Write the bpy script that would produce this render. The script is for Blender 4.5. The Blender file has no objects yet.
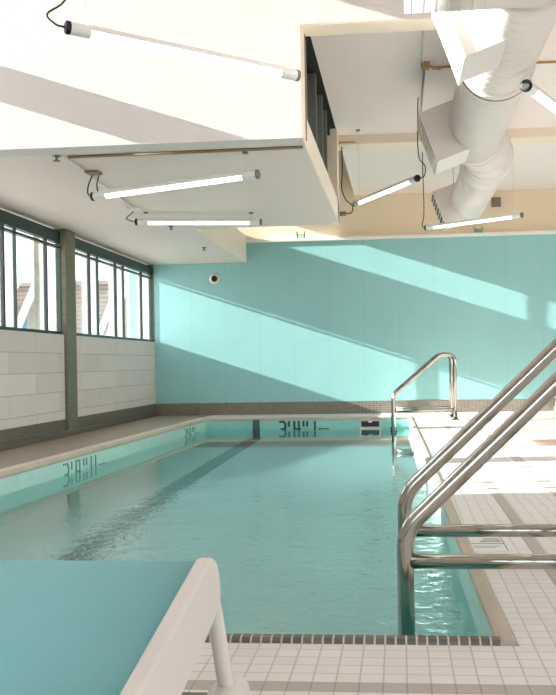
import bpy, bmesh, math, random
from mathutils import Vector, Matrix
random.seed(7)
scene = bpy.context.scene
COL = scene.collection
PI = math.pi

# ------------------------------------------------------------------ materials
def srgb(r, g, b):
    f = lambda v: (v/255/12.92) if v/255 <= .04045 else ((v/255+.055)/1.055)**2.4
    return (f(r), f(g), f(b), 1)

def base_mat(name):
    m = bpy.data.materials.new(name); m.use_nodes = True
    nt = m.node_tree; nt.nodes.clear()
    out = nt.nodes.new('ShaderNodeOutputMaterial')
    return m, nt, out

def N(nt, t, **kw):
    n = nt.nodes.new(t)
    for k, v in kw.items():
        if k in n.inputs: n.inputs[k].default_value = v
        else: setattr(n, k, v)
    return n

def mat(name, col, rough=.6, metal=0., var=.06, scale=6., bump=0., bscale=40., spec=.5, stretch=None, detail=4.):
    m, nt, out = base_mat(name)
    p = N(nt, 'ShaderNodeBsdfPrincipled', Roughness=rough, Metallic=metal)
    p.inputs['Specular IOR Level'].default_value = spec
    tc = N(nt, 'ShaderNodeTexCoord'); src = tc.outputs['Object']
    if stretch:
        mp = N(nt, 'ShaderNodeMapping'); mp.inputs['Scale'].default_value = stretch
        nt.links.new(src, mp.inputs['Vector']); src = mp.outputs['Vector']
    nz = N(nt, 'ShaderNodeTexNoise', Scale=scale, Detail=detail)
    nt.links.new(src, nz.inputs['Vector'])
    mx = N(nt, 'ShaderNodeMix', data_type='RGBA')
    mx.inputs['A'].default_value = tuple(c*(1-var) for c in col[:3])+(1,)
    mx.inputs['B'].default_value = tuple(min(1, c*(1+var)) for c in col[:3])+(1,)
    nt.links.new(nz.outputs['Fac'], mx.inputs['Factor'])
    nt.links.new(mx.outputs['Result'], p.inputs['Base Color'])
    if bump:
        b2 = N(nt, 'ShaderNodeTexNoise', Scale=bscale, Detail=5.)
        nt.links.new(src, b2.inputs['Vector'])
        bm = N(nt, 'ShaderNodeBump', Strength=bump, Distance=.01)
        nt.links.new(b2.outputs['Fac'], bm.inputs['Height'])
        nt.links.new(bm.outputs['Normal'], p.inputs['Normal'])
    nt.links.new(p.outputs['BSDF'], out.inputs['Surface'])
    return m

def tile_mat(name, c1, c2, grout, w, h, axes='XY', mortar=.003, rough=.35, offset=0., var=.1, bump=.35, origin=(0, 0), bands=None, band_col=None, off_freq=2, spec=.5):
    """rectangular tiles laid out in the object's own metres; axes says which two coordinates span the face"""
    m, nt, out = base_mat(name)
    p = N(nt, 'ShaderNodeBsdfPrincipled', Roughness=rough)
    p.inputs['Specular IOR Level'].default_value = spec
    tc = N(nt, 'ShaderNodeTexCoord'); sp = N(nt, 'ShaderNodeSeparateXYZ')
    nt.links.new(tc.outputs['Object'], sp.inputs[0])
    def shifted(ax, o):
        a = N(nt, 'ShaderNodeMath', operation='SUBTRACT'); nt.links.new(sp.outputs[ax], a.inputs[0]); a.inputs[1].default_value = o
        return a.outputs[0]
    U, V = shifted(axes[0], origin[0]), shifted(axes[1], origin[1])
    cb = N(nt, 'ShaderNodeCombineXYZ'); nt.links.new(U, cb.inputs[0]); nt.links.new(V, cb.inputs[1])
    br = N(nt, 'ShaderNodeTexBrick', Scale=1.)
    br.offset = offset; br.offset_frequency = off_freq; br.squash = 1.
    br.inputs['Mortar Size'].default_value = mortar; br.inputs['Mortar Smooth'].default_value = .15
    br.inputs['Brick Width'].default_value = w; br.inputs['Row Height'].default_value = h
    br.inputs['Bias'].default_value = 0.
    br.inputs['Color1'].default_value = c1; br.inputs['Color2'].default_value = c2; br.inputs['Mortar'].default_value = grout
    nt.links.new(cb.outputs[0], br.inputs['Vector'])
    colr = br.outputs['Color']
    if bands:
        tot = None
        for ax, lo, hi in bands:
            cmpn = N(nt, 'ShaderNodeMath', operation='COMPARE')
            nt.links.new(sp.outputs[ax], cmpn.inputs[0]); cmpn.inputs[1].default_value = (lo+hi)/2; cmpn.inputs[2].default_value = (hi-lo)/2
            if tot is None: tot = cmpn.outputs[0]
            else:
                mxm = N(nt, 'ShaderNodeMath', operation='MAXIMUM'); nt.links.new(tot, mxm.inputs[0]); nt.links.new(cmpn.outputs[0], mxm.inputs[1]); tot = mxm.outputs[0]
        mx = N(nt, 'ShaderNodeMix', data_type='RGBA', blend_type='MULTIPLY')
        nt.links.new(tot, mx.inputs['Factor']); nt.links.new(colr, mx.inputs['A']); mx.inputs['B'].default_value = band_col
        colr = mx.outputs['Result']
    nz = N(nt, 'ShaderNodeTexNoise', Scale=3.5, Detail=4.); nt.links.new(tc.outputs['Object'], nz.inputs['Vector'])
    rp = N(nt, 'ShaderNodeMapRange'); rp.inputs['To Min'].default_value = 1-var; rp.inputs['To Max'].default_value = 1+var
    nt.links.new(nz.outputs['Fac'], rp.inputs['Value'])
    ml = N(nt, 'ShaderNodeMix', data_type='RGBA', blend_type='MULTIPLY'); ml.inputs['Factor'].default_value = 1
    nt.links.new(colr, ml.inputs['A']); nt.links.new(rp.outputs[0], ml.inputs['B'])
    nt.links.new(ml.outputs['Result'], p.inputs['Base Color'])
    if bump:
        inv = N(nt, 'ShaderNodeMath', operation='SUBTRACT'); inv.inputs[0].default_value = 1; nt.links.new(br.outputs['Fac'], inv.inputs[1])
        bm = N(nt, 'ShaderNodeBump', Strength=bump, Distance=.003); nt.links.new(inv.outputs[0], bm.inputs['Height'])
        nt.links.new(bm.outputs['Normal'], p.inputs['Normal'])
    nt.links.new(p.outputs['BSDF'], out.inputs['Surface'])
    return m

def glass_mat(name, tint, gloss=1.):
    m, nt, out = base_mat(name)
    tr = N(nt, 'ShaderNodeBsdfTransparent', Color=tint)
    gl = N(nt, 'ShaderNodeBsdfGlossy', Roughness=.01)
    fr = N(nt, 'ShaderNodeFresnel', IOR=1.35)
    mu = N(nt, 'ShaderNodeMath', operation='MULTIPLY'); mu.inputs[1].default_value = gloss
    nt.links.new(fr.outputs[0], mu.inputs[0])
    mx = N(nt, 'ShaderNodeMixShader')
    nt.links.new(mu.outputs[0], mx.inputs[0]); nt.links.new(tr.outputs[0], mx.inputs[1]); nt.links.new(gl.outputs[0], mx.inputs[2])
    nt.links.new(mx.outputs[0], out.inputs['Surface'])
    return m

def emit_mat(name, col, s):
    m, nt, out = base_mat(name)
    e = N(nt, 'ShaderNodeEmission', Color=col, Strength=s)
    nt.links.new(e.outputs[0], out.inputs['Surface'])
    return m

def water_mat():
    m, nt, out = base_mat('pool_water')
    p = N(nt, 'ShaderNodeBsdfRefraction', Roughness=0., IOR=1.33); p.inputs['Color'].default_value = (.95, 1, 1, 1)
    g = N(nt, 'ShaderNodeBsdfGlossy', Roughness=.0); g.inputs['Color'].default_value = (1, 1, 1, 1)
    fr = N(nt, 'ShaderNodeFresnel', IOR=1.55)
    tc = N(nt, 'ShaderNodeTexCoord')
    mp = N(nt, 'ShaderNodeMapping'); mp.inputs['Scale'].default_value = (1., 1.15, 1.)
    nt.links.new(tc.outputs['Object'], mp.inputs['Vector'])
    a = N(nt, 'ShaderNodeTexNoise', Scale=15., Detail=3., Roughness=.55, Distortion=.6)
    b = N(nt, 'ShaderNodeTexNoise', Scale=2.2, Detail=2., Distortion=.3)
    nt.links.new(mp.outputs[0], a.inputs['Vector']); nt.links.new(mp.outputs[0], b.inputs['Vector'])
    # calmer far away from the inlet near the steps
    sp = N(nt, 'ShaderNodeSeparateXYZ'); nt.links.new(tc.outputs['Object'], sp.inputs[0])
    mr = N(nt, 'ShaderNodeMapRange', interpolation_type='SMOOTHSTEP')
    mr.inputs['From Min'].default_value = 4.2; mr.inputs['From Max'].default_value = 7.0
    mr.inputs['To Min'].default_value = 1.; mr.inputs['To Max'].default_value = .03
    nt.links.new(sp.outputs['Y'], mr.inputs['Value'])
    mrx = N(nt, 'ShaderNodeMapRange', interpolation_type='SMOOTHSTEP')
    mrx.inputs['From Min'].default_value = -2.2; mrx.inputs['From Max'].default_value = -1.3
    mrx.inputs['To Min'].default_value = .07; mrx.inputs['To Max'].default_value = 1.
    nt.links.new(sp.outputs['X'], mrx.inputs['Value'])
    am = N(nt, 'ShaderNodeMath', operation='MULTIPLY'); nt.links.new(mr.outputs[0], am.inputs[0]); nt.links.new(mrx.outputs[0], am.inputs[1])
    b2 = N(nt, 'ShaderNodeMath', operation='MULTIPLY'); nt.links.new(b.outputs['Fac'], b2.inputs[0]); b2.inputs[1].default_value = 1.8
    ad = N(nt, 'ShaderNodeMath', operation='ADD'); nt.links.new(a.outputs['Fac'], ad.inputs[0]); nt.links.new(b2.outputs[0], ad.inputs[1])
    hm = N(nt, 'ShaderNodeMath', operation='MULTIPLY'); nt.links.new(ad.outputs[0], hm.inputs[0]); nt.links.new(am.outputs[0], hm.inputs[1])
    bm = N(nt, 'ShaderNodeBump', Strength=1., Distance=WAVE); nt.links.new(hm.outputs[0], bm.inputs['Height'])
    for n in (p, g, fr): nt.links.new(bm.outputs['Normal'], n.inputs['Normal'])
    mx = N(nt, 'ShaderNodeMixShader')
    nt.links.new(fr.outputs[0], mx.inputs[0]); nt.links.new(p.outputs[0], mx.inputs[1]); nt.links.new(g.outputs[0], mx.inputs[2])
    nt.links.new(mx.outputs[0], out.inputs['Surface'])
    return m
WAVE = .010

def teal_mat():
    m, nt, out = base_mat('teal_block_wall')
    p = N(nt, 'ShaderNodeBsdfPrincipled', Roughness=.45)
    tc = N(nt, 'ShaderNodeTexCoord'); sp = N(nt, 'ShaderNodeSeparateXYZ'); nt.links.new(tc.outputs['Object'], sp.inputs[0])
    cb = N(nt, 'ShaderNodeCombineXYZ'); nt.links.new(sp.outputs['X'], cb.inputs[0]); nt.links.new(sp.outputs['Z'], cb.inputs[1])
    def brick(w, h, ms, off):
        b = N(nt, 'ShaderNodeTexBrick', Scale=1.); b.offset = off; b.offset_frequency = 2
        b.inputs['Mortar Size'].default_value = ms; b.inputs['Mortar Smooth'].default_value = .3
        b.inputs['Brick Width'].default_value = w; b.inputs['Row Height'].default_value = h
        nt.links.new(cb.outputs[0], b.inputs['Vector']); return b
    fine = brick(.485, .085, .004, .5)
    wide = brick(.485, 6., .006, 0.)
    nz = N(nt, 'ShaderNodeTexNoise', Scale=2.5, Detail=5.); nt.links.new(tc.outputs['Object'], nz.inputs['Vector'])
    c = TEAL
    mx = N(nt, 'ShaderNodeMix', data_type='RGBA'); mx.inputs['A'].default_value = tuple(v*.94 for v in c[:3])+(1,); mx.inputs['B'].default_value = tuple(v*1.06 for v in c[:3])+(1,)
    nt.links.new(nz.outputs['Fac'], mx.inputs['Factor'])
    m2 = N(nt, 'ShaderNodeMix', data_type='RGBA', blend_type='MULTIPLY'); m2.inputs['B'].default_value = (.94, .96, .96, 1)
    nt.links.new(fine.outputs['Fac'], m2.inputs['Factor']); nt.links.new(mx.outputs['Result'], m2.inputs['A'])
    m3 = N(nt, 'ShaderNodeMix', data_type='RGBA', blend_type='MULTIPLY'); m3.inputs['B'].default_value = (.91, .94, .94, 1)
    nt.links.new(wide.outputs['Fac'], m3.inputs['Factor']); nt.links.new(m2.outputs['Result'], m3.inputs['A'])
    nt.links.new(m3.outputs['Result'], p.inputs['Base Color'])
    nt.links.new(p.outputs['BSDF'], out.inputs['Surface'])
    return m
TEAL = (.305, .59, .58, 1)

M = {}
M['teal'] = teal_mat()
M['stucco'] = mat('white_stucco', srgb(214, 207, 202), .85, var=.04, scale=3, bump=.16, bscale=110)
M['white'] = mat('white_paint', srgb(240, 236, 231), .7, var=.025, scale=2)
M['taupe'] = mat('taupe_paint', srgb(118, 108, 98), .7)
M['stone'] = mat('stone_paint', srgb(190, 182, 174), .7)
M['cream'] = mat('cream_paint', srgb(240, 224, 196), .7, var=.03, scale=2)
M['beam'] = mat('beam_paint', srgb(240, 228, 210), .7, var=.03, scale=2)
M['soffit'] = mat('soffit_paint', srgb(226, 211, 203), .5, var=.03, scale=1.2)
M['ceil'] = mat('ceiling_paint', srgb(242, 232, 227), .55, var=.02, scale=1.5)
M['block'] = tile_mat('pale_stone_block', srgb(222, 212, 206), srgb(212, 201, 195), srgb(178, 168, 160), 1.12, .196, 'YZ', mortar=.004, rough=.7, offset=.5, var=.07, origin=(.4, .063))
M['base'] = tile_mat('taupe_mosaic', srgb(100, 90, 77), srgb(84, 76, 65), srgb(116, 108, 96), .026, .026, 'YZ', rough=.45)
M['base_rear'] = tile_mat('taupe_mosaic_rear', srgb(128, 120, 108), srgb(110, 102, 92), srgb(144, 138, 128), .05, .03, 'XZ', rough=.45)
M['pilaster'] = tile_mat('olive_mosaic', srgb(116, 112, 90), srgb(100, 96, 76), srgb(122, 116, 96), .03, .03, 'YZ', rough=.5)
M['deck'] = tile_mat('white_deck_tile', srgb(243, 236, 231), srgb(237, 229, 224), srgb(206, 198, 193), .052, .052, 'XY', mortar=.0022, rough=.42, origin=(.004, 2.087), var=.04,
                     bands=[('X', .466, .518), ('X', .778, .856), ('Y', 1.775, 1.827)], band_col=srgb(205, 200, 194))
M['walk'] = tile_mat('taupe_walk_tile', srgb(172, 160, 143), srgb(160, 148, 132), srgb(150, 140, 126), .052, .052, 'XY', mortar=.002, rough=.5, var=.08)
M['aqua'] = tile_mat('aqua_pool_tile', srgb(186, 226, 216), srgb(178, 220, 211), srgb(196, 226, 218), .1, .05, 'YZ', mortar=.0015, rough=.3, var=.03)
M['aqua_rear'] = tile_mat('aqua_pool_tile_rear', srgb(150, 212, 202), srgb(140, 206, 198), srgb(168, 216, 208), .1, .05, 'XZ', mortar=.0015, rough=.3, var=.03)
M['pool'] = mat('pool_plaster', srgb(212, 250, 253), .6, var=.04, scale=3)
M['poolside'] = mat('pool_side_tile', srgb(150, 232, 230), .5, var=.05, scale=3)
M['lane'] = tile_mat('dark_lane_tile', srgb(66, 92, 82), srgb(54, 80, 74), srgb(90, 110, 100), .03, .03, 'XZ', rough=.4)
M['lanefloor'] = mat('lane_floor_tile', srgb(22, 112, 118), .5)
M['lip'] = tile_mat('taupe_lip_tile', srgb(116, 108, 98), srgb(96, 90, 82), srgb(206, 200, 192), .026, .5, 'XY', mortar=.0026, rough=.4, origin=(.004, 0))
M['lipwhite'] = mat('white_lip', srgb(224, 214, 205), .5, var=.06, scale=9)
M['liptan'] = mat('tan_lip', srgb(196, 182, 162), .5, var=.22, scale=5)
M['wood'] = mat('honey_wood', srgb(216, 176, 128), .5, var=.2, scale=12, stretch=(1, 1, .1))
M['steel'] = mat('brushed_steel', srgb(180, 175, 165), .15, 1., var=.03, scale=30)
M['steeldark'] = mat('flange_steel', srgb(170, 165, 158), .3, 1.)
M['darkgreen'] = mat('dark_green_aluminium', srgb(34, 58, 52), .4, .2)
M['black'] = mat('black_plastic', srgb(26, 24, 23), .5)
M['darkgrey'] = mat('dark_mullion', srgb(24, 34, 35), .45)
M['glass'] = glass_mat('clear_glass', (.97, .99, .99, 1), .6)
M['fin'] = mat('white_fin', srgb(238, 236, 232), .6)
M['tube'] = emit_mat('fluorescent_tube', (1, .985, .96, 1), 3.2)
M['housing'] = mat('white_housing', srgb(226, 224, 220), .35)
M['cap'] = mat('grey_cap', srgb(120, 118, 114), .4, .4)
M['duct'] = mat('white_duct_paint', srgb(226, 218, 212), .38, var=.02, scale=3)
M['ductgrille'] = mat('grille_dark', srgb(70, 68, 64), .5)
M['brown'] = mat('brown_conduit', srgb(134, 112, 84), .5, var=.15, scale=8)
M['ochre'] = mat('ochre_box', srgb(188, 148, 98), .5, var=.2, scale=20)
M['galv'] = mat('galvanised_stud', srgb(112, 122, 114), .5, .3, var=.25, scale=8)
M['void'] = mat('loft_shade', srgb(20, 24, 24), .9)  # near-black colour stands in for the shade inside the loft
M['sling'] = mat('teal_sling', srgb(136, 202, 206), .55, var=.05, scale=3, bump=.15, bscale=400)
M['resin'] = mat('white_resin', srgb(232, 222, 214), .4, var=.02)
M['shaderesin'] = mat('resin_in_shade', srgb(104, 112, 104), .5)  # white resin with the shade under the lounger put into its colour
M['brickext'] = tile_mat('tan_brick', srgb(160, 118, 100), srgb(140, 100, 84), srgb(170, 150, 136), .4, .14, 'YZ', mortar=.015, rough=.8, offset=.5)
M['paleext'] = mat('pale_render', srgb(172, 152, 138), .8, var=.1, scale=2)
M['paneext'] = mat('blue_window', srgb(110, 140, 160), .15)
M['steelext'] = mat('white_steel', srgb(232, 230, 226), .5)
M['ground'] = mat('pale_paving', srgb(196, 188, 178), .85, var=.08, scale=2)
M['signw'] = mat('white_sign_tile', srgb(238, 234, 230), .3)
M['ink'] = mat('ink_green', srgb(36, 74, 66), .5)
M['inkfaded'] = mat('ink_faded', srgb(112, 158, 144), .5)
M['inkgrey'] = mat('ink_grey', srgb(132, 122, 116), .5)
M['water'] = water_mat()
M['clipglass'] = glass_mat('green_clip_glass', (.6, .85, .78, 1))

# ------------------------------------------------------------------ mesh helpers
class MB:
    def __init__(s): s.bm = bmesh.new()
    def verts(s, pts): return [s.bm.verts.new(p) for p in pts]
    def face(s, vs, mi=0):
        try: f = s.bm.faces.new(vs); f.material_index = mi; return f
        except ValueError: return None
    def hexa(s, lo, hi, mi=0):
        """lo, hi: 4 points each (matching order)"""
        a, b = s.verts(lo), s.verts(hi)
        s.face(a[::-1], mi); s.face(b, mi)
        for i in range(4): s.face((a[i], a[(i+1) % 4], b[(i+1) % 4], b[i]), mi)
    def box(s, x0, x1, y0, y1, z0, z1, mi=0):
        s.hexa([(x0, y0, z0), (x1, y0, z0), (x1, y1, z0), (x0, y1, z0)], [(x0, y0, z1), (x1, y0, z1), (x1, y1, z1), (x0, y1, z1)], mi)
    def prism(s, poly, d, mi=0):
        """polygon of 3-D points pushed by vector d"""
        d = Vector(d); a = s.verts(poly); b = s.verts([Vector(p)+d for p in poly]); n = len(a)
        s.face(a[::-1], mi); s.face(b, mi)
        for i in range(n): s.face((a[i], a[(i+1) % n], b[(i+1) % n], b[i]), mi)
    def tube(s, pts, r, seg=12, cap=True, mi=0):
        pts = [Vector(p) for p in pts]; n = len(pts)
        rr = r if isinstance(r, (list, tuple)) else [r]*n
        t0 = (pts[1]-pts[0]).normalized()
        up = Vector((0, 0, 1)) if abs(t0.z) < .9 else Vector((0, 1, 0))
        u = t0.cross(up).normalized(); rings = []
        for i, p in enumerate(pts):
            if i == 0: t = (pts[1]-p)
            elif i == n-1: t = (p-pts[i-1])
            else: t = (pts[i+1]-p).normalized()+(p-pts[i-1]).normalized()
            t.normalize()
            u = (u-t*u.dot(t)).normalized(); v = t.cross(u)
            k = 1.
            if 0 < i < n-1:
                c = t.dot((p-pts[i-1]).normalized()); k = 1.
            rings.append(s.verts([p+(u*math.cos(a)+v*math.sin(a))*rr[i]*k for a in [2*PI*j/seg for j in range(seg)]]))
        for a, b in zip(rings, rings[1:]):
            for j in range(seg):
                f = s.face((a[j], a[(j+1) % seg], b[(j+1) % seg], b[j]), mi)
                if f: f.smooth = True
        if cap: s.face(rings[0][::-1], mi); s.face(rings[-1], mi)
    def lathe(s, prof, c, axis='Z', seg=20, mi=0):
        """prof: (radius, height) pairs; closed at both ends"""
        c = Vector(c)
        ax = {'X': (Vector((0, 1, 0)), Vector((0, 0, 1)), Vector((1, 0, 0))), 'Y': (Vector((0, 0, 1)), Vector((1, 0, 0)), Vector((0, 1, 0))), 'Z': (Vector((1, 0, 0)), Vector((0, 1, 0)), Vector((0, 0, 1)))}[axis] if isinstance(axis, str) else axis
        u, v, w = ax; rings = []
        for r, h in prof:
            rings.append(s.verts([c+w*h+(u*math.cos(2*PI*j/seg)+v*math.sin(2*PI*j/seg))*max(r, 1e-4) for j in range(seg)]))
        for a, b in zip(rings, rings[1:]):
            for j in range(seg):
                f = s.face((a[j], a[(j+1) % seg], b[(j+1) % seg], b[j]), mi)
                if f: f.smooth = True
        s.face(rings[0][::-1], mi); s.face(rings[-1], mi)
    def build(s, name, mats, parent=None, bevel=0., loc=None, segs=2):
        bmesh.ops.recalc_face_normals(s.bm, faces=s.bm.faces)
        me = bpy.data.meshes.new(name); s.bm.to_mesh(me); s.bm.free()
        for mm in (mats if isinstance(mats, (list, tuple)) else [mats]): me.materials.append(mm)
        o = bpy.data.objects.new(name, me); COL.objects.link(o)
        if parent: o.parent = parent
        if loc: o.location = loc
        if bevel:
            b = o.modifiers.new('soft_edges', 'BEVEL'); b.width = bevel; b.segments = segs; b.limit_method = 'ANGLE'; b.angle_limit = math.radians(40)
        return o

def tag(o, label=None, cat=None, group=None, kind=None):
    if label: o['label'] = label
    if cat: o['category'] = cat
    if group: o['group'] = group
    if kind: o['kind'] = kind
    return o
def structure(mb, name, m, **kw): return tag(mb.build(name, m, **kw), kind='structure')
def thing(name, label, cat, loc=(0, 0, 0), group=None):
    o = bpy.data.objects.new(name, None); o.empty_display_size = .1; COL.objects.link(o); o.location = loc
    return tag(o, label, cat, group)
def arc(p0, p1, p2, r, n=6):
    """points rounding the corner p1 between p0 and p2"""
    p0, p1, p2 = Vector(p0), Vector(p1), Vector(p2)
    a = (p0-p1).normalized(); b = (p2-p1).normalized(); ang = a.angle(b); d = r/math.tan(ang/2)
    s, e = p1+a*d, p1+b*d; c = p1+(a+b).normalized()*(r/math.sin(ang/2)); out = []
    vs, ve = s-c, e-c; tot = vs.angle(ve); ax = vs.cross(ve).normalized()
    for i in range(n+1): out.append(c+Matrix.Rotation(tot*i/n, 3, ax) @ vs)
    return out
def holes_wall(mb, x0, x1, ys, zs, openings, y_axis=True, mi=0):
    """wall slab between x0..x1 on a grid of ys/zs, leaving the given (y0,y1,z0,z1) openings"""
    for a, b in zip(ys, ys[1:]):
        for c, d in zip(zs, zs[1:]):
            my, mz = (a+b)/2, (c+d)/2
            if any(o[0] < my < o[1] and o[2] < mz < o[3] for o in openings): continue
            if y_axis: mb.box(x0, x1, a, b, c, d, mi)
            else: mb.box(a, b, x0, x1, c, d, mi)

# ------------------------------------------------------------------ key dimensions (metres; deck is z = 0)
YR = 11.55          # teal wall
YU = 11.75          # cream wall above and behind it
XW = -3.44          # block wall face
XG = -3.50          # window plane
ZS = 2.13           # low soffit
ZC = 3.05           # bay ceilings
ZROOF = 4.4
WZ = -.14           # water level
def pool_l(y): return -2.715+(y-2.1)*.0225
def pool_r(y): return .235-(y-2.1)*.0155
Y0, Y1 = 2.12, 10.68

# ------------------------------------------------------------------ floor, pool
f = MB()
def quad_slab(f, pts, z0, z1, mi): f.hexa([(x, y, z0) for x, y in pts], [(x, y, z1) for x, y in pts], mi)
L = .044; LW = .13
quad_slab(f, [(-4.2, -3), (5.2, -3), (5.2, Y0-L), (-4.2, Y0-L)], -.3, 0, 0)
quad_slab(f, [(pool_r(Y0-L)+L, Y0-L), (5.2, Y0-L), (5.2, YU), (pool_r(YU)+L, YU)], -.3, 0, 0)
quad_slab(f, [(-3.8, Y0-L), (pool_l(Y0-L)-LW, Y0-L), (pool_l(YU)-LW, YU), (-3.8, YU)], -.3, 0, 1)
quad_slab(f, [(pool_l(Y1+L)-LW, Y1+L), (pool_r(Y1+L)+L, Y1+L), (pool_r(YU)+L, YU), (pool_l(YU)-LW, YU)], -.3, 0, 0)
structure(f, 'floor', [M['deck'], M['walk']])

b = MB()
c4 = [(pool_l(Y0), Y0), (pool_r(Y0), Y0), (pool_r(Y1), Y1), (pool_l(Y1), Y1)]
def wallq(a, bb, out, mi):
    (ax, ay), (bx, by) = a, bb; ox, oy = out
    for za, zb, m_i in ((-1.25, -.155, 3), (-.155, -.012, mi)):
        b.hexa([(ax, ay, za), (bx, by, za), (bx+ox, by+oy, za), (ax+ox, ay+oy, za)], [(ax, ay, zb), (bx, by, zb), (bx+ox, by+oy, zb), (ax+ox, ay+oy, zb)], m_i)
wallq(c4[0], c4[3], (-.05, 0), 0); wallq(c4[1], c4[2], (.05, 0), 0)
wallq(c4[0], c4[1], (0, -.05), 1); wallq(c4[3], c4[2], (0, .05), 1)
b.hexa([(x, y, -1.3) for x, y in c4], [(x, y, -1.2) for x, y in c4], 2)
basin = structure(b, 'pool_basin', [M['aqua'], M['aqua_rear'], M['pool'], M['poolside']])
s = MB(); s.box(-1.907, -1.816, Y1-.006, Y1+.01, -1.2, -.013)
s.build('lane_stripe', M['lane'], basin)
s = MB(); s.box(-1.95, -1.77, Y0+1.2, Y1-.01, -1.21, -1.195)
s.build('lane_line', M['lanefloor'], basin)
w = MB(); v = w.verts([(x, y, WZ) for x, y in c4]); w.face(v)
wo = structure(w, 'pool_water', M['water'])
if wo.data.polygons[0].normal.z < 0: wo.data.flip_normals()

# overflow lip around the pool, rounded inner edge
def lip(name, p, q, out, m, h=.012, m2=None, L=L):
    """profile swept from p to q; out = unit vector away from the water"""
    p, q, o = Vector((*p, 0)), Vector((*q, 0)), Vector((*out, 0))
    prof = [(0., -.03), (-.006, -.012), (-.004, .004), (.008, h), (L*.72, h), (L-.004, .006), (L, -.01), (L, -.03)]
    mb = MB(); a = mb.verts([p+o*d+Vector((0, 0, z)) for d, z in prof]); c = mb.verts([q+o*d+Vector((0, 0, z)) for d, z in prof])
    for i in range(len(prof)-1): mb.face((a[i], a[i+1], c[i+1], c[i]), 1 if (m2 and i < 3) else 0)
    mb.face((a[-1], a[0], c[0], c[-1])); mb.face(a[::-1]); mb.face(c)
    return structure(mb, name, [m, m2 or m])
lip('trim_1', (pool_l(Y0), Y0), (pool_r(Y0)+.0, Y0), (0, -1), M['lip'])
lip('trim_2', (pool_r(Y0-L*.7), Y0-L*.7), (pool_r(Y1)+.0, Y1), (1, 0), M['liptan'], h=.010, m2=M['liptan'])
lip('trim_3', (pool_l(Y0-L), Y0-L), (pool_l(Y1+L), Y1+L), (-1, 0), M['lipwhite'], h=.016, m2=M['liptan'], L=LW)
lip('trim_4', (pool_l(Y1), Y1), (pool_r(Y1)+L, Y1), (0, 1), M['lipwhite'], m2=M['liptan'])

# ------------------------------------------------------------------ left wall with windows
PIL = [(2.43, 2.69), (5.39, 5.65), (8.35, 8.61)]
wl = MB()
wl.box(-3.75, XW, -3, YR, 0, 1.04, 0)
structure(wl, 'wall_left', [M['block']])
bs = MB()
bs.box(XW, XW+.012, -3, YR, 0, .172, 0); bs.box(XW+.012, XW+.05, -3, YR, 0, .055, 0)
structure(bs, 'baseboard_left', M['base'], bevel=.006)
for i, (a, c) in enumerate(PIL):
    p = MB(); p.box(-3.75, XW+.03, a, c, 0, ZS)
    structure(p, 'wall_left_pilaster' if i == 0 else 'wall_left_pilaster.%03d' % i, M['pilaster'], bevel=.004)
# upper facade: narrow slots and clerestory that let the low sun in
up = MB()
ys = [-3, 2.5, 5.27, 9.0, YU-.01, YU+.15]; zs = [2.08, 2.40, 2.79, 3.01, 3.38, 4.07, ZROOF+.1]
holes_wall(up, -3.62, -3.56, ys, zs, [(2.5, 5.27, 2.40, 2.79), (2.5, 5.27, 3.01, 4.07), (9.0, YU-.01, 3.01, 3.38)])
up.box(-3.62, -3.56, 10.95, 10.975, 3.01, 3.38)
structure(up, 'wall_left_upper', M['white'])
g = MB(); g.box(-3.63, -3.627, 2.5, 5.27, 2.40, 2.79); g.box(-3.63, -3.627, 2.5, 5.27, 3.01, 4.07); g.box(-3.63, -3.627, 9.0, YU-.01, 3.01, 3.38)
structure(g, 'window_clerestory', M['glass'])

def win_bay(n, y0, y1, darks, greens):
    """strip window: three wide panes each followed by a narrow one, dark mullions, white outside fins"""
    fr = MB()
    fr.box(XG-.03, XG+.035, y0, y1, 1.03, 1.072); fr.box(XG-.03, XG+.035, y0, y1, 1.985, 2.10)
    fr.box(XG-.02, XG+.02, y0, y0+.03, 1.07, 2.0); fr.box(XG-.03, XG+.035, y1-.010, y1, 1.07, 2.0)
    o = structure(fr, 'window_%d' % n, M['darkgreen'])
    for k, (a, e) in enumerate(zip(darks, greens)):
        mm = MB(); mm.box(XG-.012, XG+.016, a-.018, a+.014, 1.05, 2.0); mm.build('mullion', M['darkgrey'], o)
        if e < y1-.02:
            mm = MB(); mm.box(XG-.01, XG+.014, e-.010, e+.008, 1.05, 2.0); mm.build('mullion', M['darkgreen'], o)
        mm = MB(); mm.box(XG-.18, XG-.013, e-.012, e+.008, .95, 2.1); mm.build('fin', M['fin'], o)
    h = MB(); h.box(XG-.01, XG+.03, y0, y1, 1.93, 1.952); h.build('top_rail', M['darkgreen'], o)
    gl = MB(); gl.box(XG-.004, XG+.004, y0+.02, y1-.02, 1.06, 2.0); gl.build('glass', M['glass'], o)
win_bay(1, 8.61, YR-.001, [9.22, 10.105, 11.136], [9.49, 10.40, 11.55]); win_bay(2, 5.65, 8.35, [6.25, 7.15, 8.056], [6.49, 7.39, 8.35]); win_bay(3, 4.0, 5.39, [4.2, 5.09], [4.43, 5.39])
x = MB(); x.box(-3.75, -3.5, -3, 2.43, 1.04, 2.10); x.box(-3.75, -3.5, 2.69, 4.0, 1.04, 2.10)
structure(x, 'wall_left_pier', M['block'])

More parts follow.
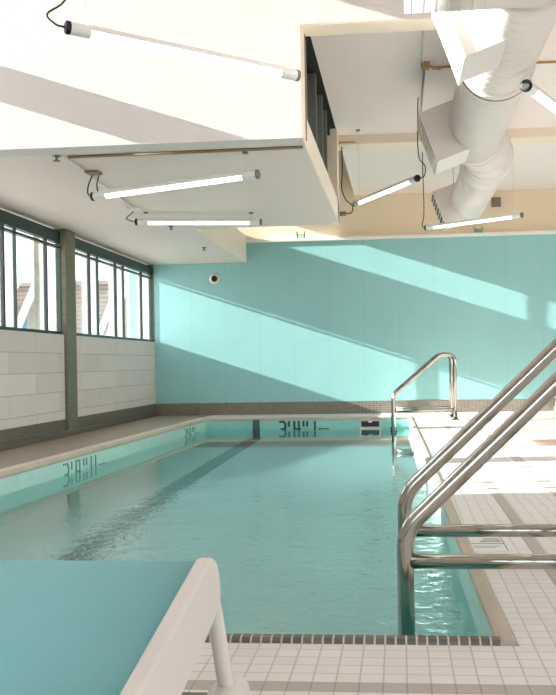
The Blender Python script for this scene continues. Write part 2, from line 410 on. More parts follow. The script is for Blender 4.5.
# ------------------------------------------------------------------ rear wall
r = MB(); r.box(-3.8, 5.2, YR, YU+.05, 0, 2.40)
structure(r, 'wall_rear', M['teal'])
r = MB(); r.box(-3.6, XW, YR-.006, YR, .17, ZS)
structure(r, 'trim_5', M['pilaster'])
r = MB(); r.box(XW, 5.1, YR-.014, YR, 0, .17)
structure(r, 'baseboard_rear', M['base_rear'])
r = MB(); r.box(-2.14, 5.1, YR-.025, YU, 2.40, 2.445)
structure(r, 'trim_6', M['white'], bevel=.004)
r = MB(); r.box(-3.8, 5.2, YU, YU+.15, 2.44, ZROOF+.1)
r.box(.185, .195, YU-.004, YU, 2.44, ZC)
structure(r, 'wall_rear_upper', M['cream'])

# ------------------------------------------------------------------ soffit, loft and fascia
YF = 5.24
s = MB()
s.box(-3.56, -.6, YF+.18, 8.6, ZS, 2.33, 0)      # front block slab
s.box(-3.56, -2.12, 8.6, YR, ZS, 2.50, 0)        # narrower run to the rear wall
structure(s, 'ceiling_low', [M['soffit']])
s = MB(); s.box(-.6, -.592, YF+.18, 8.5, ZS, 2.335); s.box(-.66, -.592, 8.36, 8.602, ZS-.003, ZC); s.box(-2.12, -2.114, 8.6, YR, ZS, 2.50)
structure(s, 'post_and_side_tone', M['beam'])  # loft post, plus thin side skins with light and shade painted in
# textured fascia facing the near hall, with the header that carries on to the right
s = MB()
s.box(-3.56, -.592, YF, YF+.18, ZS-.006, ZROOF, 0)
s.box(-.592, 5.1, YF, YF+.18, 2.84, ZROOF, 0)
structure(s, 'wall_front_fascia', [M['stucco']])
s = MB(); s.box(-.591, 5.1, YF+.002, YF+.178, 2.832, 2.84); s.box(-.592, -.586, YF+.002, YF+.178, ZS, 2.84)
structure(s, 'header_shade_skin', M['beam'])  # thin skins give header underside and cut end their shaded tan as paint
s = MB(); s.tube([(-.578, YF+.14, 2.14), (-.578, YF+.14, 2.83)], .004, 8)
tag(s.build('thin_pipe', M['brown']), 'thin ochre pipe running up the cut end of the textured wall', 'pipe')
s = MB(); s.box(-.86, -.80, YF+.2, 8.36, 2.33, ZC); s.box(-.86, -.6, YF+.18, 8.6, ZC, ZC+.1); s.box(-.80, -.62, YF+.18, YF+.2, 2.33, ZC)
structure(s, 'loft_shade_panel', M['void'])  # dark boards added to make the loft read as shade; they block sun
for i, y in enumerate((6.02, 6.75, 7.3, 7.75)):
    s = MB(); s.box(-.79, -.64, y-.03, y+.03, 2.335, ZC-.005); s.box(-.79, -.785, y-.1, y+.1, 2.335, ZC-.005)
    o = s.build('metal_stud', M['galv']); tag(o, ['grey-green stud in the dark loft opening, nearest the textured wall', 'grey-green stud second from the textured wall in the loft opening', 'grey-green stud third from the textured wall in the loft opening', 'grey-green stud at the far narrow tip of the loft opening'][i], 'stud', 'studs in the loft opening')

# ------------------------------------------------------------------ bay ceilings, beams, roof
c = MB()
c.box(-.6, 5.1, YF+.18, YU, ZC, ZC+.12)
structure(c, 'ceiling', M['ceil'])
c = MB(); c.box(-.62, 5.1, 8.62, 8.86, 2.955, ZC); structure(c, 'ceiling_beam', M['beam'])
c = MB(); c.box(-4.0, 5.2, -3.2, YU+.2, ZROOF, ZROOF+.15); structure(c, 'ceiling_roof', M['ceil'])

# ------------------------------------------------------------------ right and back walls (glazed, unseen; openings and paint shaped for the light)
wr = MB()
yy = [-3]+[v for k in range(6) for v in (-2.4+k*2.3, -2.4+k*2.3+2.0)]+[YU+.1]
ops = [(-2.4+k*2.3, -2.4+k*2.3+2.0, .12, 1.5) for k in range(6)]
holes_wall(wr, 5.05, 5.25, sorted(yy), [0, .12, 1.5, ZROOF], ops)
structure(wr, 'wall_right', M['stone'])
for k, o_ in enumerate(ops):
    g = MB(); g.box(5.13, 5.137, o_[0], o_[1], .12, 1.5); structure(g, 'window_%d' % (4+k), M['glass'])
wb = MB()
xx = sorted([-3.7]+[v for k in range(4) for v in (-3.2+k*2.1, -3.2+k*2.1+1.8)]+[5.1])
opb = [(-3.2+k*2.1, -3.2+k*2.1+1.8, .6, 3.0) for k in range(4)]
holes_wall(wb, -3.2, -3.0, xx, [0, .6, 3.0, ZROOF], opb, y_axis=False)
structure(wb, 'wall_back', M['taupe'])
for k, o_ in enumerate(opb):
    g = MB(); g.box(o_[0], o_[1], -3.11, -3.103, .6, 3.0); structure(g, 'window_%d' % (10+k), M['glass'])

# ------------------------------------------------------------------ depth markers on the pool tiles
GL = {'3': [[(0, 1), (.75, 1), (1, .85), (1, .62), (.8, .5), (.3, .5)], [(.8, .5), (1, .38), (1, .15), (.75, 0), (0, 0)]],
      "'": [[(.5, 1), (.5, .72)]], '"': [[(.2, 1), (.2, .72)], [(.85, 1), (.85, .72)]],
      '4': [[(.1, 1), (.1, .5), (1, .5)], [(.8, 1), (.8, 0)]],
      '8': [[(.1, .5), (.9, .5), (.9, 1), (.1, 1), (.1, 0), (.9, 0), (.9, .5)]],
      '1': [[(.5, 1), (.5, 0)]], '.': [[(.45, .0), (.45, .06)]],
      'm': [[(0, .5), (0, 0)], [(0, .47), (1.4, .47), (1.4, 0)], [(.7, .47), (.7, 0)]]}
def lettering(root, text, org, u, v, n, H, th=.013, ink='ink'):
    org, u, v, n = Vector(org), Vector(u), Vector(v), Vector(n); x = 0.
    for ch, wdt, adv in text:
        mb = MB()
        for st in GL[ch]:
            for (a0, b0), (a1, b1) in zip(st, st[1:]):
                P, Q = org+u*(x+a0*wdt)+v*b0*H, org+u*(x+a1*wdt)+v*b1*H
                d = (Q-P).normalized(); s_ = d.cross(n).normalized()*th/2; P -= d*th*.4; Q += d*th*.4
                mb.hexa([P-s_, Q-s_, Q+s_, P+s_], [p+n*.004 for p in (P-s_, Q-s_, Q+s_, P+s_)])
        x += adv
        mb.build('numeral', M[ink], root)
lettering(thing('depth_marker', 'dark depth numbers on the far pool wall, above the waterline', 'depth marker'), [('3', .07, .105), ("'", .03, .075), ('4', .085, .115), ("'", .025, .045), ("'", .03, .09), ('1', .05, .085), ('m', .075, 0)], (-1.555, Y1-.002, -.235), (1, 0, 0), (0, 0, 1), (0, -1, 0), .19, .025)
ul = Vector((.0225, 1, 0)).normalized(); nl = Vector((1, -.0225, 0)).normalized()
lettering(thing('depth_marker', 'faded depth numbers on the left pool wall in front of the window pilaster', 'depth marker'), [('3', .09, .14), ("'", .03, .09), ('8', .09, .15), ("'", .03, .06), ("'", .03, .09), ('1', .04, .10), ('1', .04, .11), ('m', .08, 0)], (pool_l(6.3)+.002, 6.3, -.225), ul, (0, 0, 1), nl, .17, .015, 'inkfaded')
lettering(thing('depth_marker', 'small depth numbers on the left pool wall close to the far corner', 'depth marker'), [('3', .09, .12), ("'", .03, .08), ('4', .1, .14), ("'", .03, .05), ("'", .03, .07), ('1', .04, .10), ('m', .09, 0)], (pool_l(9.66)+.002, 9.66, -.225), ul, (0, 0, 1), nl, .17, .015, 'inkfaded')

# skimmer
sk = thing('pool_skimmer', 'dark skimmer mouth in the far pool wall with pale frame', 'skimmer', (-.39, Y1, -.12))
m_ = MB()
X0, X1_, Z0, Z1 = -.115, .115, .0, .072
m_.box(X0-.02, X0, -.012, 0, Z0-.02, Z1+.02); m_.box(X1_, X1_+.02, -.012, 0, Z0-.02, Z1+.02); m_.box(X0, X1_, -.012, 0, Z1, Z1+.02); m_.box(X0, X1_, -.012, 0, Z0-.02, Z0)
m_.build('frame', M['steeldark'], sk)
m_ = MB(); m_.box(X0, X1_, -.004, -.002, Z0, Z1); m_.build('opening', M['black'], sk)  # flat black sheet stands in for the shaded hollow
m_ = MB(); m_.prism([(-.03, -.011, Z1), (.03, -.011, Z1), (.018, -.011, Z1-.016), (-.018, -.011, Z1-.016)], (0, .006, 0)); m_.build('latch', M['housing'], sk)

# deck notice tile
sg = thing('deck_sign', 'white notice tile with thin printed lines set in the deck beside the near handrails', 'sign', (.315, 3.225, 0))
m_ = MB(); m_.box(-.092, .092, -.13, .13, 0.0, .003); m_.build('plate', M['signw'], sg)
m_ = MB()
for a, c, d, e in ((-.07, .07, -.008, .0), (-.07, -.066, -.11, .11), (.066, .07, -.11, .11), (-.02, .06, .03, .04), (-.01, .06, .055, .063), (0, .06, .08, .088), (-.05, .05, -.05, -.045), (-.05, .03, -.075, -.07)):
    m_.box(a, c, d, e, .003, .0036)
m_.build('printing', M['inkgrey'], sg)

# ------------------------------------------------------------------ grab rails
def grab_rail(xl, xr, y, z0, sl_, label, group, bolts=False):
    t = thing('grab_rail', label, 'handrail', (xl, y, 0), group)
    W = xr-xl; R = .0245; zt = .785; xc = (zt-z0)/sl_
    pts = [Vector((0, 0, -1.19))]
    pts += arc((0, 0, -1.19), (0, 0, z0), (xc, 0, zt), .13, 8)
    pts += arc((0, 0, z0), (xc, 0, zt), (W-.01, 0, zt-.01), .10, 6)
    pts += arc((xc, 0, zt), (W, 0, zt-.01), (W, 0, 0), .075, 8)
    pts += [Vector((W, 0, 0))]
    m_ = MB(); m_.tube(pts, R, 18); m_.build('rail', M['steel'], t)
    m_ = MB(); m_.tube([(.012, 0, .125), (W-.01, 0, .125)], .0215, 16); m_.build('crossbar', M['steel'], t)
    m_ = MB(); m_.lathe([(.03, 0.0), (.05, 0.001), (.046, .012), (.03, .02)], (W, 0, 0), seg=20); m_.build('flange', M['steeldark'], t)
    if bolts:
        for s_ in (-1, 1):
            m_ = MB(); m_.lathe([(.006, .02), (.012, .024), (.012, .034), (.006, .038)] if s_ > 0 else [(.006, -.02), (.012, -.024), (.012, -.034), (.006, -.038)], (0, 0, -.125), 'X', 10); m_.build('bolt', M['black'], t)
    return t
grab_rail(.006, .752, 2.42, .215, .96, 'steel grab rail nearest the camera over the near pool edge', 'grab rails by the near pool edge')
grab_rail(.008, .752, 2.86, .25, .95, 'steel grab rail second from the near pool edge, behind the first', 'grab rails by the near pool edge')
grab_rail(-.085, .645, 9.98, .30, .85, 'steel grab rail at the far right pool corner, the nearer of two', 'grab rails by the far pool corner', True)
grab_rail(-.095, .63, 10.44, .30, .85, 'steel grab rail at the far right pool corner, close to the teal wall', 'grab rails by the far pool corner', True)

# ------------------------------------------------------------------ fluorescent lamps
def lamp(p, q, label, r=.03, cap_a=True, cords=(), cable_q=None, cable_p=None, clamp=True):
    p, q = Vector(p), Vector(q); d = (q-p).normalized(); Ln = (q-p).length
    t = thing('fluorescent_lamp', label, 'lamp', (p+q)/2, 'tubular fluorescent lamps')
    o = (p+q)/2; P, Q = p-o, q-o
    u = d.cross(Vector((0, 0, 1))).normalized(); v_ = u.cross(d)
    ax = (u, v_, d)
    m_ = MB(); m_.lathe([(r*.72, .11), (r*.82, .115), (r*.82, Ln-.115), (r*.72, Ln-.11)], P-v_*r*.12, ax, 16); m_.build('glowing_tube', M['tube'], t)
    # housing runs along the top of the tube
    for s0, s1 in ((.02, .12), (Ln-.12, Ln-.02)):
        m_ = MB(); m_.lathe([(r*1.02, s0), (r*1.06, s0+.006), (r*1.06, s1-.006), (r*1.02, s1)], P, ax, 16); m_.build('sleeve', M['housing'], t)
    m_ = MB(); a = [P+d*.1+v_*r*.05+u*r*1.0, P+d*.1+v_*r*.05-u*r*1.0, P+d*.1+v_*r*.8-u*r*.85, P+d*.1+v_*r*1.1-u*r*.4, P+d*.1+v_*r*1.1+u*r*.4, P+d*.1+v_*r*.8+u*r*.85]
    m_.prism(a, d*(Ln-.2)); m_.build('housing', M['housing'], t, bevel=.004)
    for s0, s1, mm in ((0, .028, 'black'), (Ln-.028, Ln, 'cap')):
        m_ = MB(); m_.lathe([(r*.75, s0), (r*1.12, s0+.005), (r*1.12, s1-.005), (r*.75, s1)], P, ax, 16); m_.build('end_cap', M[mm], t)
    for pts in cords:
        m_ = MB(); m_.tube([Vector(x)-o for x in pts], .005, 6); m_.build('power_cord', M['black'], t)
    for e, top in ((P+d*.1, cable_p), (Q-d*.1, cable_q)):
        if top:
            m_ = MB(); m_.tube([e+v_*r, Vector((e.x, e.y, top-o.z))], .0025, 6); m_.build('suspension_cable', M['housing'], t)
            m_ = MB(); m_.lathe([(.02, -.012), (.022, 0)], Vector((e.x, e.y, top-o.z)), seg=12); m_.build('canopy', M['cap'], t)
    return t
def smooth(pts, n=5):
    pts = [Vector(p) for p in pts]; out = []
    for i in range(len(pts)-1):
        p0 = pts[max(i-1, 0)]; p1 = pts[i]; p2 = pts[i+1]; p3 = pts[min(i+2, len(pts)-1)]
        for k in range(n):
            t = k/n; out.append(.5*((2*p1)+(p2-p0)*t+(2*p0-5*p1+4*p2-p3)*t*t+(3*p1-p0-3*p2+p3)*t**3))
    return out+[pts[-1]]
a_, b_ = (-1.541, 3.811, 2.3), (-.532, 4.621, 2.3)
lamp(a_, b_, 'long glowing lamp hung in front of the textured white wall', .028, cords=[smooth([a_, (-1.58, 3.80, 2.31), (-1.63, 3.82, 2.37), (-1.55, 3.83, 2.43), (-1.52, 3.83, 2.55), (-1.5, 3.85, 3.2), (-1.5, 3.9, 4.39)])], cable_p=4.39, cable_q=4.39)
a_, b_ = (-2.17, 5.80, 1.915), (-.915, 5.54, 1.975)
lamp(a_, b_, 'glowing lamp under the low soffit, nearer of the two there', .028, cords=[smooth([a_, (-2.2, 5.81, 1.94), (-2.2, 5.82, 2.0), (-2.2, 5.9, 2.09)]), smooth([(-2.12, 5.79, 1.95), (-2.13, 5.8, 2.0), (-2.15, 5.9, 2.09)])], cable_q=2.13)
a_, b_ = (-2.426, 7.577, 2.04), (-1.271, 7.792, 2.04)
lamp(a_, b_, 'glowing lamp under the low soffit, closer to the teal wall', .028, cords=[smooth([a_, (-2.46, 7.57, 2.05), (-2.5, 7.55, 2.07), (-2.44, 7.5, 2.1), (-2.4, 7.45, 2.11)])], cable_q=2.13, cable_p=2.13)
a_, b_ = (.187, 7.415, 2.32), (-.429, 8.525, 2.32)
lamp(a_, b_, 'short-looking lamp hung by cords left of the white duct', .028, cords=[smooth([a_, (.24, 7.4, 2.33), (.25, 7.4, 2.42), (.2, 7.42, 2.5), (.19, 7.43, 2.7), (.2, 7.45, 3.04)])], cable_q=3.05)
a_, b_ = (.311, 9.573, 2.22), (1.313, 8.91, 2.22)
lamp(a_, b_, 'thin lamp hung in front of the far cream wall, right of the duct', .026, cords=[smooth([a_, (.28, 9.56, 2.25), (.3, 9.5, 2.4), (.29, 9.4, 2.9), (.29, 9.4, 3.04)])], cable_q=3.05)
a_, b_ = (.755, 4.95, 2.30), (1.36, 6.05, 2.30)
lamp(a_, b_, 'lamp slanting out of the right edge of the picture beside the duct', .032, cable_q=3.05, cable_p=2.83)

# cord with a loose connector left of the duct
t = thing('loose_cord', 'loose black cord with a grey plug hanging beside the loft opening', 'cord', (-.565, 8.7, 2.955))
m_ = MB(); m_.tube(smooth([(0, 0, 0.0), (0, 0, -.25), (-.01, 0, -.42), (.03, 0, -.55), (.1, 0, -.62), (.09, 0, -.69), (.03, 0, -.7)]), .006, 6); m_.build('cable', M['black'], t)
m_ = MB(); m_.lathe([(.014, -.05), (.024, -.045), (.024, .03), (.016, .035)], (0, 0, -.70), 'X', 12); m_.build('plug', M['cap'], t)

# conduits and boxes
def pipe(name, pts, r, m, label, cat='conduit', group=None):
    m_ = MB(); m_.tube(pts, r, 8); return tag(m_.build(name, m), label, cat, group)
pipe('conduit', [(-2.21, 5.48, 2.1215), (-.61, 5.46, 2.1215)], .011, M['brown'], 'brown conduit running along the front of the low soffit')
pipe('conduit', [(-2.235, 5.50, 2.1215), (-2.29, 6.2, 2.1215), (-2.36, 7.3, 2.1215)], .010, M['housing'], 'white conduit crossing the low soffit between its lamps')
def jbox(c, label, m, sx=.05, sy=.05, sz=.02):
    m_ = MB(); m_.box(-sx, sx, -sy, sy, -sz, 0); t = m_.build('junction_box', m, bevel=.005, loc=(c[0], c[1], c[2]+.003)); return tag(t, label, 'junction box')
jbox((-2.21, 5.95, 2.13), 'small tan junction box on the low soffit above the nearer lamp', M['brown'])
jbox((-2.36, 7.36, 2.13), 'small white junction box on the low soffit above the farther lamp', M['housing'])
jbox((.24, 6.62, ZC), 'ochre junction box on the bay ceiling left of the duct', M['ochre'], .035, .035, .05)
pipe('conduit', [(.2, YF+.2, ZC-.012), (.215, 6.57, ZC-.012)], .008, M['housing'], 'white conduit from the header to the ochre junction box')
pipe('conduit', [(.235, 6.68, ZC-.012), (.24, 8.6, ZC-.012)], .009, M['steeldark'], 'dark conduit from the ochre box towards the ceiling beam')
pipe('conduit', smooth([(.28, 6.62, ZC-.03), (.36, 6.72, ZC-.02), (.5, 6.7, ZC-.012), (2.6, 6.72, ZC-.012)]), .009, M['ochre'], 'ochre conduit crossing the bay ceiling behind the duct')
pipe('conduit', [(-.62, 8.60, 2.972), (-.42, 8.60, 2.972)], .009, M['ochre'], 'short ochre conduit on the ceiling beam above the loose cord')
# sprinklers
def sprinkler(x, y, label):
    t = thing('sprinkler_head', label, 'sprinkler', (x, y, ZS+.002), 'sprinklers under the low soffit')
    m_ = MB(); m_.lathe([(.03, -.006), (.032, 0)], (0, 0, 0), seg=14); m_.build('escutcheon', M['cap'], t)
    m_ = MB(); m_.lathe([(.008, -.035), (.011, -.006)], (0, 0, 0), seg=10); m_.build('stem', M['cap'], t)
    m_ = MB(); m_.lathe([(.024, -.04), (.024, -.036)], (0, 0, 0), seg=14); m_.build('deflector', M['cap'], t)
sprinkler(-2.28, 5.34+.12, 'sprinkler head on the low soffit near the textured wall')
sprinkler(-2.34, 9.97, 'sprinkler head on the low soffit close to the teal wall')
sprinkler(-2.31, 8.39, 'sprinkler head on the low soffit just behind the farther lamp')

# camera on the teal wall
t = thing('security_camera', 'round white camera with black lens on the teal wall', 'camera', (-2.564, YR+.003, 1.908))
m_ = MB(); m_.lathe([(.075, 0), (.078, -.02), (.062, -.045), (.045, -.05)], (0, 0, 0), 'Y', 24); m_.build('housing', M['housing'], t)
m_ = MB(); m_.lathe([(.046, -.045), (.042, -.062), (.028, -.078), (.006, -.085)], (0, 0, 0), 'Y', 20); m_.build('lens', M['black'], t)

# vent box on cream wall, ledge clips
t = thing('wall_box', 'small grey outlet box high on the far cream wall', 'outlet box', (1.365, YU, 2.89))
m_ = MB(); m_.box(-.065, .065, -.05, 0, -.065, .065); m_.build('body', M['cap'], t, bevel=.01)
m_ = MB()
for k in range(2): m_.box(-.05+k*.055, -.005+k*.055, -.056, -.05, -.05, .05)
m_.build('cover', M['brown'], t)
for i, (x, l) in enumerate(((-1.34, 'small glass clip on the white ledge at the sunlit end'), (1.1, 'small glass clip on the white ledge below the thin lamp'))):
    t = thing('ledge_clip', l, 'clip', (x, YR+.0, 2.445), 'clips on the white ledge')
    m_ = MB(); m_.box(-.06, -.045, -.02, .03, 0, .09); m_.build('bracket', M['steeldark'], t)
    m_ = MB(); m_.box(.045, .06, -.02, .03, 0, .09); m_.build('bracket', M['steeldark'], t)
    m_ = MB(); m_.box(-.045, .045, -.005, .005, 0, .06); m_.build('glass', M['clipglass'], t)

# ------------------------------------------------------------------ duct
DX, DZ, DR = .645, 2.585, .226
t = thing('air_duct', 'large white round air duct with boxy outlets under the ceiling', 'duct', (DX, 6., DZ))
o = Vector((DX, 6., DZ))
def dpts(pts): return [Vector(p)-o for p in pts]
m_ = MB(); m_.tube(dpts([(DX, 1.2, DZ), (DX, 7.15, DZ)]), DR, 40)
y = 1.3
while y < 7.1:
    m_.lathe([(DR, -.004), (DR+.0018, -.002), (DR+.0018, .002), (DR, .004)], Vector((DX, y, DZ))-o, 'Y', 40); y += .1
m_.build('main_pipe', M['duct'], t)
for y in (4.05, 5.35, 7.12):
    m_ = MB(); m_.lathe([(DR, -.03), (DR+.012, -.026), (DR+.012, .026), (DR, .03)], Vector((DX, y, DZ))-o, 'Y', 40); m_.build('collar', M['duct'], t)
m_ = MB(); m_.lathe([(DR+.001, -.006), (DR+.014, -.004), (DR+.014, .004), (DR+.001, .006)], Vector((DX, 5.385, DZ))-o, 'Y', 40); m_.build('gap_shadow', M['black'], t)  # black ring stands for the shadow gap beside the collar
el = [(DX, 7.05, DZ), (DX+.04, 7.25, DZ), (DX+.14, 7.5, DZ), (DX+.20, 7.78, DZ), (DX+.215, 8.0, DZ), (DX+.20, 8.3, DZ)]
m_ = MB(); m_.tube(dpts(el), DR*.97, 32)
for p in m_.bm.faces: p.smooth = False
m_.build('elbow', M['duct'], t)
for i in (1, 2, 3, 4, 5):
    P = Vector(el[i])-o; dd = (Vector(el[min(i+1, 5)])-Vector(el[i-1])).normalized(); u = dd.cross(Vector((0, 0, 1))).normalized()
    m_ = MB(); m_.lathe([(DR*.96, -.008), (DR*.99+.004, -.004), (DR*.99+.004, .004), (DR*.96, .008)], P, (u, u.cross(dd), dd), 32); m_.build('seam', M['duct'], t)
m_ = MB(); m_.tube(dpts([(DX+.20, 8.2, DZ), (DX+.19, 9.4, DZ-.02), (DX+.18, 10.0, DZ-.03), (DX+.18, 10.15, DZ-.03)]), [DR*.93, DR*.93, DR*.93, DR*.8], 36); m_.build('end_pipe', M['duct'], t)
m_ = MB(); m_.tube(dpts([(.05, 3.8, 2.535), (DX, 3.8, 2.535)]), .24, 36)
xx_ = .08
while xx_ < .45:
    m_.lathe([(.24, -.004), (.243, -.002), (.243, .002), (.24, .004)], Vector((xx_, 3.8, 2.535))-o, 'X', 36); xx_ += .055
m_.build('branch_pipe', M['duct'], t)
def boot(y0, y1, quad, dark=False):
    """outlet box: quad = grille top, grille bottom, pipe bottom, pipe top in (x, z)"""
    gt, gb, pb, pt = [Vector((x, 0, z)) for x, z in quad]
    m_ = MB(); m_.prism([Vector((p.x, y0, p.z))-o for p in (gt, gb, pb, pt)], (0, y1-y0, 0))
    bx = m_.build('outlet_box', M['duct'], t, bevel=.004)
    d = (gb-gt).normalized(); nrm = Vector((-abs(d.z), 0, -abs(d.x))).normalized()
    if nrm.dot(gt-pt) < 0: nrm = -nrm
    m_ = MB(); a = [Vector((p.x, y, p.z))-o for p, y in ((gt, y0), (gb, y0), (gb, y1), (gt, y1))]
    cx = sum(a, Vector())/4
    fr = [cx+(p-cx)*1.04 for p in a]
    m_.prism(fr, nrm*.012); m_.build('flange', M['duct'], bx)
    m_ = MB(); hgt = (gb-gt).length
    for k in range(7):
        s0 = gt+d*hgt*(k+.4)/7.4; s1 = s0+d*hgt*.06
        m_.prism([Vector((s0.x, y0+.04, s0.z))-o+nrm*.012, Vector((s1.x, y0+.04, s1.z))-o+nrm*.012, Vector((s1.x, y1-.04, s1.z))-o+nrm*.012, Vector((s0.x, y1-.04, s0.z))-o+nrm*.012], nrm*.008)
    m_.build('grille', M['ductgrille' if dark else 'duct'], bx)
Q = [(.18, 2.68), (.32, 2.29), (.60, 2.39), (.46, 2.78)]
boot(4.42, 4.83, [(x+.05, z) for x, z in Q]); boot(6.65, 7.1, [(x+.01, z-.01) for x, z in Q]); boot(9.7, 10.15, [(x+.24, z-.02) for x, z in Q], True)
for y in (4.2, 6.1, 9.5):
    DO = .19 if y > 9 else 0
    for s in (-1, 1):
        m_ = MB(); m_.tube([Vector((DX+DO+s*.2, y, DZ+.1))-o, Vector((DX+DO+s*.2, y, (ZROOF if y < 5 else ZC)))-o], .004, 6); m_.build('hanger', M['steeldark'], t)

# ------------------------------------------------------------------ sun lounger in front
def lounger(label, xr, width, ytop, ztop, slope, blen, seat_len, rot=0., loc=None, sling='sling'):
    t = thing('sun_lounger', label, 'sun lounger', loc or (0, 0, 0)); xl = xr-width
    y_b = ytop-blen; z_b = ztop-slope*blen; y_f = y_b-seat_len
    rh = .095
    def railpoly(x):
        n = 8; top = []
        dy, dz = Vector((0, 1, slope)).normalized().y, Vector((0, 1, slope)).normalized().z
        up = Vector((0, -dz, dy)); al = Vector((0, dy, dz))
        e = Vector((x, ytop, ztop)); r_ = .06
        pts = [Vector((x, y_f, z_b)), Vector((x, y_b, z_b)), e-al*r_]
        c = e-al*r_-up*r_
        for k in range(1, n+1):
            a = PI/2-PI/2*k/n*1.35; pts.append(c+al*r_*math.cos(a)+up*r_*math.sin(a))
        pts.append(e-al*.085-up*rh)
        pts += [Vector((x, y_b+.02, z_b-rh)), Vector((x, y_f, z_b-rh))]
        return pts
    for x in (xr-.022, xl):
        m_ = MB(); m_.prism(railpoly(x), (.022, 0, 0)); m_.build('side_rail', M['resin'], t, bevel=.006, segs=3)
    # sling: stretched sheet with rolled far edge
    m_ = MB(); th = .004
    prof = [(y_f, z_b-.012), (y_b, z_b-.012)]
    al = Vector((0, 1, slope)).normalized()
    ns = 6
    for k in range(1, ns+1): prof.append((y_b+(blen-.03)*k/ns, z_b-.012+(slope*(blen-.03))*k/ns))
    ey, ez = prof[-1]
    for k in range(1, 6):
        a = PI/2-PI*.8*k/5; prof.append((ey+.022*math.cos(a), ez-.022+.022*math.sin(a)))
    a_ = [m_.verts([(xl+.021, y, z), (xr-.021, y, z)]) for y, z in prof]; b_ = [m_.verts([(xl+.021, y, z-th), (xr-.021, y, z-th)]) for y, z in prof]
    for p, q in zip(a_, a_[1:]):
        f_ = m_.face((p[0], p[1], q[1], q[0])); f_.smooth = True
    for p, q in zip(b_, b_[1:]): m_.face((p[1], p[0], q[0], q[1]))
    m_.face((a_[0][0], b_[0][0], b_[0][1], a_[0][1])); m_.face((a_[-1][1], b_[-1][1], b_[-1][0], a_[-1][0]))
    for s in (0, 1):
        for i in range(len(prof)-1): m_.face((a_[i][s], a_[i+1][s], b_[i+1][s], b_[i][s]))
    m_.build('sling', M[sling], t)
    # struts, base rails, feet
    by, bz = ytop+.14, .19
    for s, x in ((1, xr-.016), (-1, xl+.016)):
        m_ = MB(); m_.tube(smooth([(x, ytop-.03, ztop-.07), (x, ytop+.02, ztop-.09), (x, by-.03, bz-.0), (x, by, bz-.03)], 4), [.013]*13, 10); m_.build('strut', M['resin'], t)
        m_ = MB(); m_.tube([(x, y_f+.05, bz-.02), (x, by-.01, bz-.02), (x, by+.02, bz-.021), (x, by+.036, bz-.022)], [.034, .034, .028, .012], 16); m_.build('base_rail', M['resin'], t)
        m_ = MB(); m_.tube([(x, by-.07, bz-.03), (x, by-.07, 0)], [.026, .022], 12); m_.build('leg', M['resin'], t)
        m_ = MB(); m_.tube([(x, y_f+.2, z_b-rh+.01), (x, y_f+.2, 0)], [.026, .022], 12); m_.build('leg', M['resin'], t)
    m_ = MB(); m_.box(xl+.02, xr-.02, by-.075, by-.035, bz-.045, bz+.0); m_.build('stretcher', M['shaderesin'], t, bevel=.008)
    return t
lounger('teal sling lounger with white frame on the near deck', -.264, .66, 1.185, .443, .185, .78, .95)
lo = lounger('white sunlit lounger on the right deck beyond the near handrails', .33, .66, .5, .15, .0, .7, .8, loc=(1.32, 7.2, 0), sling='resin')
lo.rotation_euler = (0, 0, math.radians(90))

# wooden stool with splayed legs
t = thing('wooden_stool', 'honey wooden stool with splayed legs at the right deck edge', 'stool', (2.02, 10.3, 0))
m_ = MB(); m_.lathe([(.17, .42), (.18, .43), (.18, .445), (.17, .455)], (0, 0, 0), seg=24); m_.build('seat', M['wood'], t)
for s in range(4):
    a = PI/4+s*PI/2
    m_ = MB(); m_.tube([(math.cos(a)*.12, math.sin(a)*.12, .42), (math.cos(a)*.2, math.sin(a)*.2, 0)], [.02, .016], 10); m_.build('leg', M['wood'], t)

# ------------------------------------------------------------------ outside, seen through the strip windows
gd = MB(); gd.box(-60, -3.85, -10, 90, -.4, -.32); gd.box(5.4, 60, -30, 60, -.4, -.32); gd.box(-3.85, 5.4, -40, -3.3, -.4, -.32)
structure(gd, 'ground', M['ground'])
def building(x0, x1, y0, y1, h, m, label, rows, cols):
    t = thing('building', label, 'building', ((x0+x1)/2, (y0+y1)/2, -.32)); ox, oy = (x0+x1)/2, (y0+y1)/2
    m_ = MB(); m_.box(x0-ox, x1-ox, y0-oy, y1-oy, 0, h); m_.build('walls', m, t)
    m_ = MB(); m_.box(x0-ox-.15, x1-ox+.15, y0-oy-.15, y1-oy+.15, h, h+.25); m_.build('cornice', M['paleext'], t)
    for i in range(rows):
        for k in range(cols):
            z = .9+i*2.2; yy_ = y0-oy+(y1-y0)*(k+.5)/cols
            if z+1.2 > h: continue
            m_ = MB(); m_.box(x1-ox, x1-ox+.06, yy_-.45, yy_+.45, z, z+1.2); wn = m_.build('window', M['steelext'], t)
            m_ = MB(); m_.box(x1-ox+.05, x1-ox+.07, yy_-.38, yy_+.38, z+.07, z+1.13); m_.build('pane', M['paneext'], wn)
building(-30, -22, 40, 52, 4.6, M['paleext'], 'pale rendered building outside the nearer strip window', 2, 4)
building(-27, -17.5, 53, 75, 6.4, M['brickext'], 'tan brick building outside the farther strip window', 2, 6)
def brace(p, q, r, label):
    m_ = MB(); m_.tube([p, q], r, 10); tag(m_.build('steel_brace', M['steelext']), label, 'brace', 'diagonal braces outside the windows')
brace((-10.04, 18, -.32), (-7.7, 18, 4.1), .075, 'upper white diagonal brace seen through the nearer strip window')
brace((-9.42, 18.1, -.32), (-7.6, 18.1, 3.65), .085, 'lower white diagonal brace seen through the nearer strip window')
brace((-9.6, 24, -.32), (-8.1, 24, 3.4), .09, 'white diagonal brace outside the left pane of the farther strip window')
brace((-9.32, 24.1, -.32), (-7.5, 24.1, 4.4), .09, 'white diagonal brace outside the middle pane of the farther strip window')
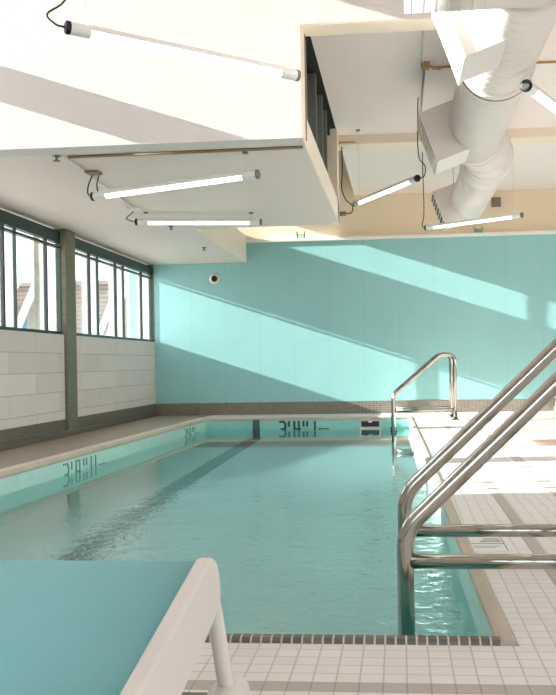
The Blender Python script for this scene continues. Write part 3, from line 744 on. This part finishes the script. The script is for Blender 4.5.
m_ = MB(); m_.box(-8.15, -7.85, 18.3, 18.7, -.32, 5.2); tag(m_.build('steel_column', M['steelext']), 'white steel column outside the nearer strip window, behind the braces', 'column', 'steel columns outside')
m_ = MB(); m_.box(-8.1, -7.65, 24.4, 24.9, -.32, 5.2); tag(m_.build('steel_column', M['steelext']), 'white steel column outside the farther strip window', 'column', 'steel columns outside')

# ------------------------------------------------------------------ light
SUN_D = Vector((1, .1075, -.335)).normalized()
sl = bpy.data.lights.new('sun', 'SUN'); sl.energy = 19.5; sl.angle = math.radians(.12); sl.color = (1, .965, .92)
so = bpy.data.objects.new('sun', sl); COL.objects.link(so); so.rotation_euler = SUN_D.to_track_quat('-Z', 'Y').to_euler(); so.location = (-12, 0, 8)
wd = bpy.data.worlds.new('sky'); scene.world = wd; wd.use_nodes = True
nt = wd.node_tree; nt.nodes.clear()
out = nt.nodes.new('ShaderNodeOutputWorld'); bg = nt.nodes.new('ShaderNodeBackground'); bg.inputs['Strength'].default_value = 3.0
tc = nt.nodes.new('ShaderNodeTexCoord'); sp = nt.nodes.new('ShaderNodeSeparateXYZ'); nt.links.new(tc.outputs['Generated'], sp.inputs[0])
cr = nt.nodes.new('ShaderNodeValToRGB'); cr.color_ramp.elements[0].position = .0; cr.color_ramp.elements[0].color = (.97, .975, 1, 1)
cr.color_ramp.elements[1].position = .6; cr.color_ramp.elements[1].color = (.74, .86, 1, 1)
nt.links.new(sp.outputs['Z'], cr.inputs[0]); nt.links.new(cr.outputs[0], bg.inputs['Color']); nt.links.new(bg.outputs[0], out.inputs['Surface'])

# ------------------------------------------------------------------ camera
cam = bpy.data.cameras.new('camera'); co = bpy.data.objects.new('camera', cam); COL.objects.link(co); scene.camera = co
cam.sensor_fit = 'VERTICAL'; cam.sensor_height = 36.; cam.lens = 836*36/695
cam.shift_x = (278-330)/695; cam.shift_y = (363.2-347.5)/695; cam.clip_start = .02; cam.clip_end = 300
co.matrix_world = Matrix.Translation((0, 0, .7)) @ Matrix.Rotation(math.atan(.0836), 4, 'Z') @ Matrix.Rotation(PI/2, 4, 'X') @ Matrix.Rotation(-.017, 4, 'Z')
vs = scene.view_settings; vs.view_transform = 'Standard'; vs.look = 'None'; vs.gamma = 1; vs.exposure = .33; vs.use_curve_mapping = False
cy = scene.cycles; cy.max_bounces = 20; cy.diffuse_bounces = 12; cy.transmission_bounces = 10; cy.transparent_max_bounces = 16; cy.use_denoising = True
cy.caustics_reflective = True; cy.caustics_refractive = True; cy.sample_clamp_indirect = 20
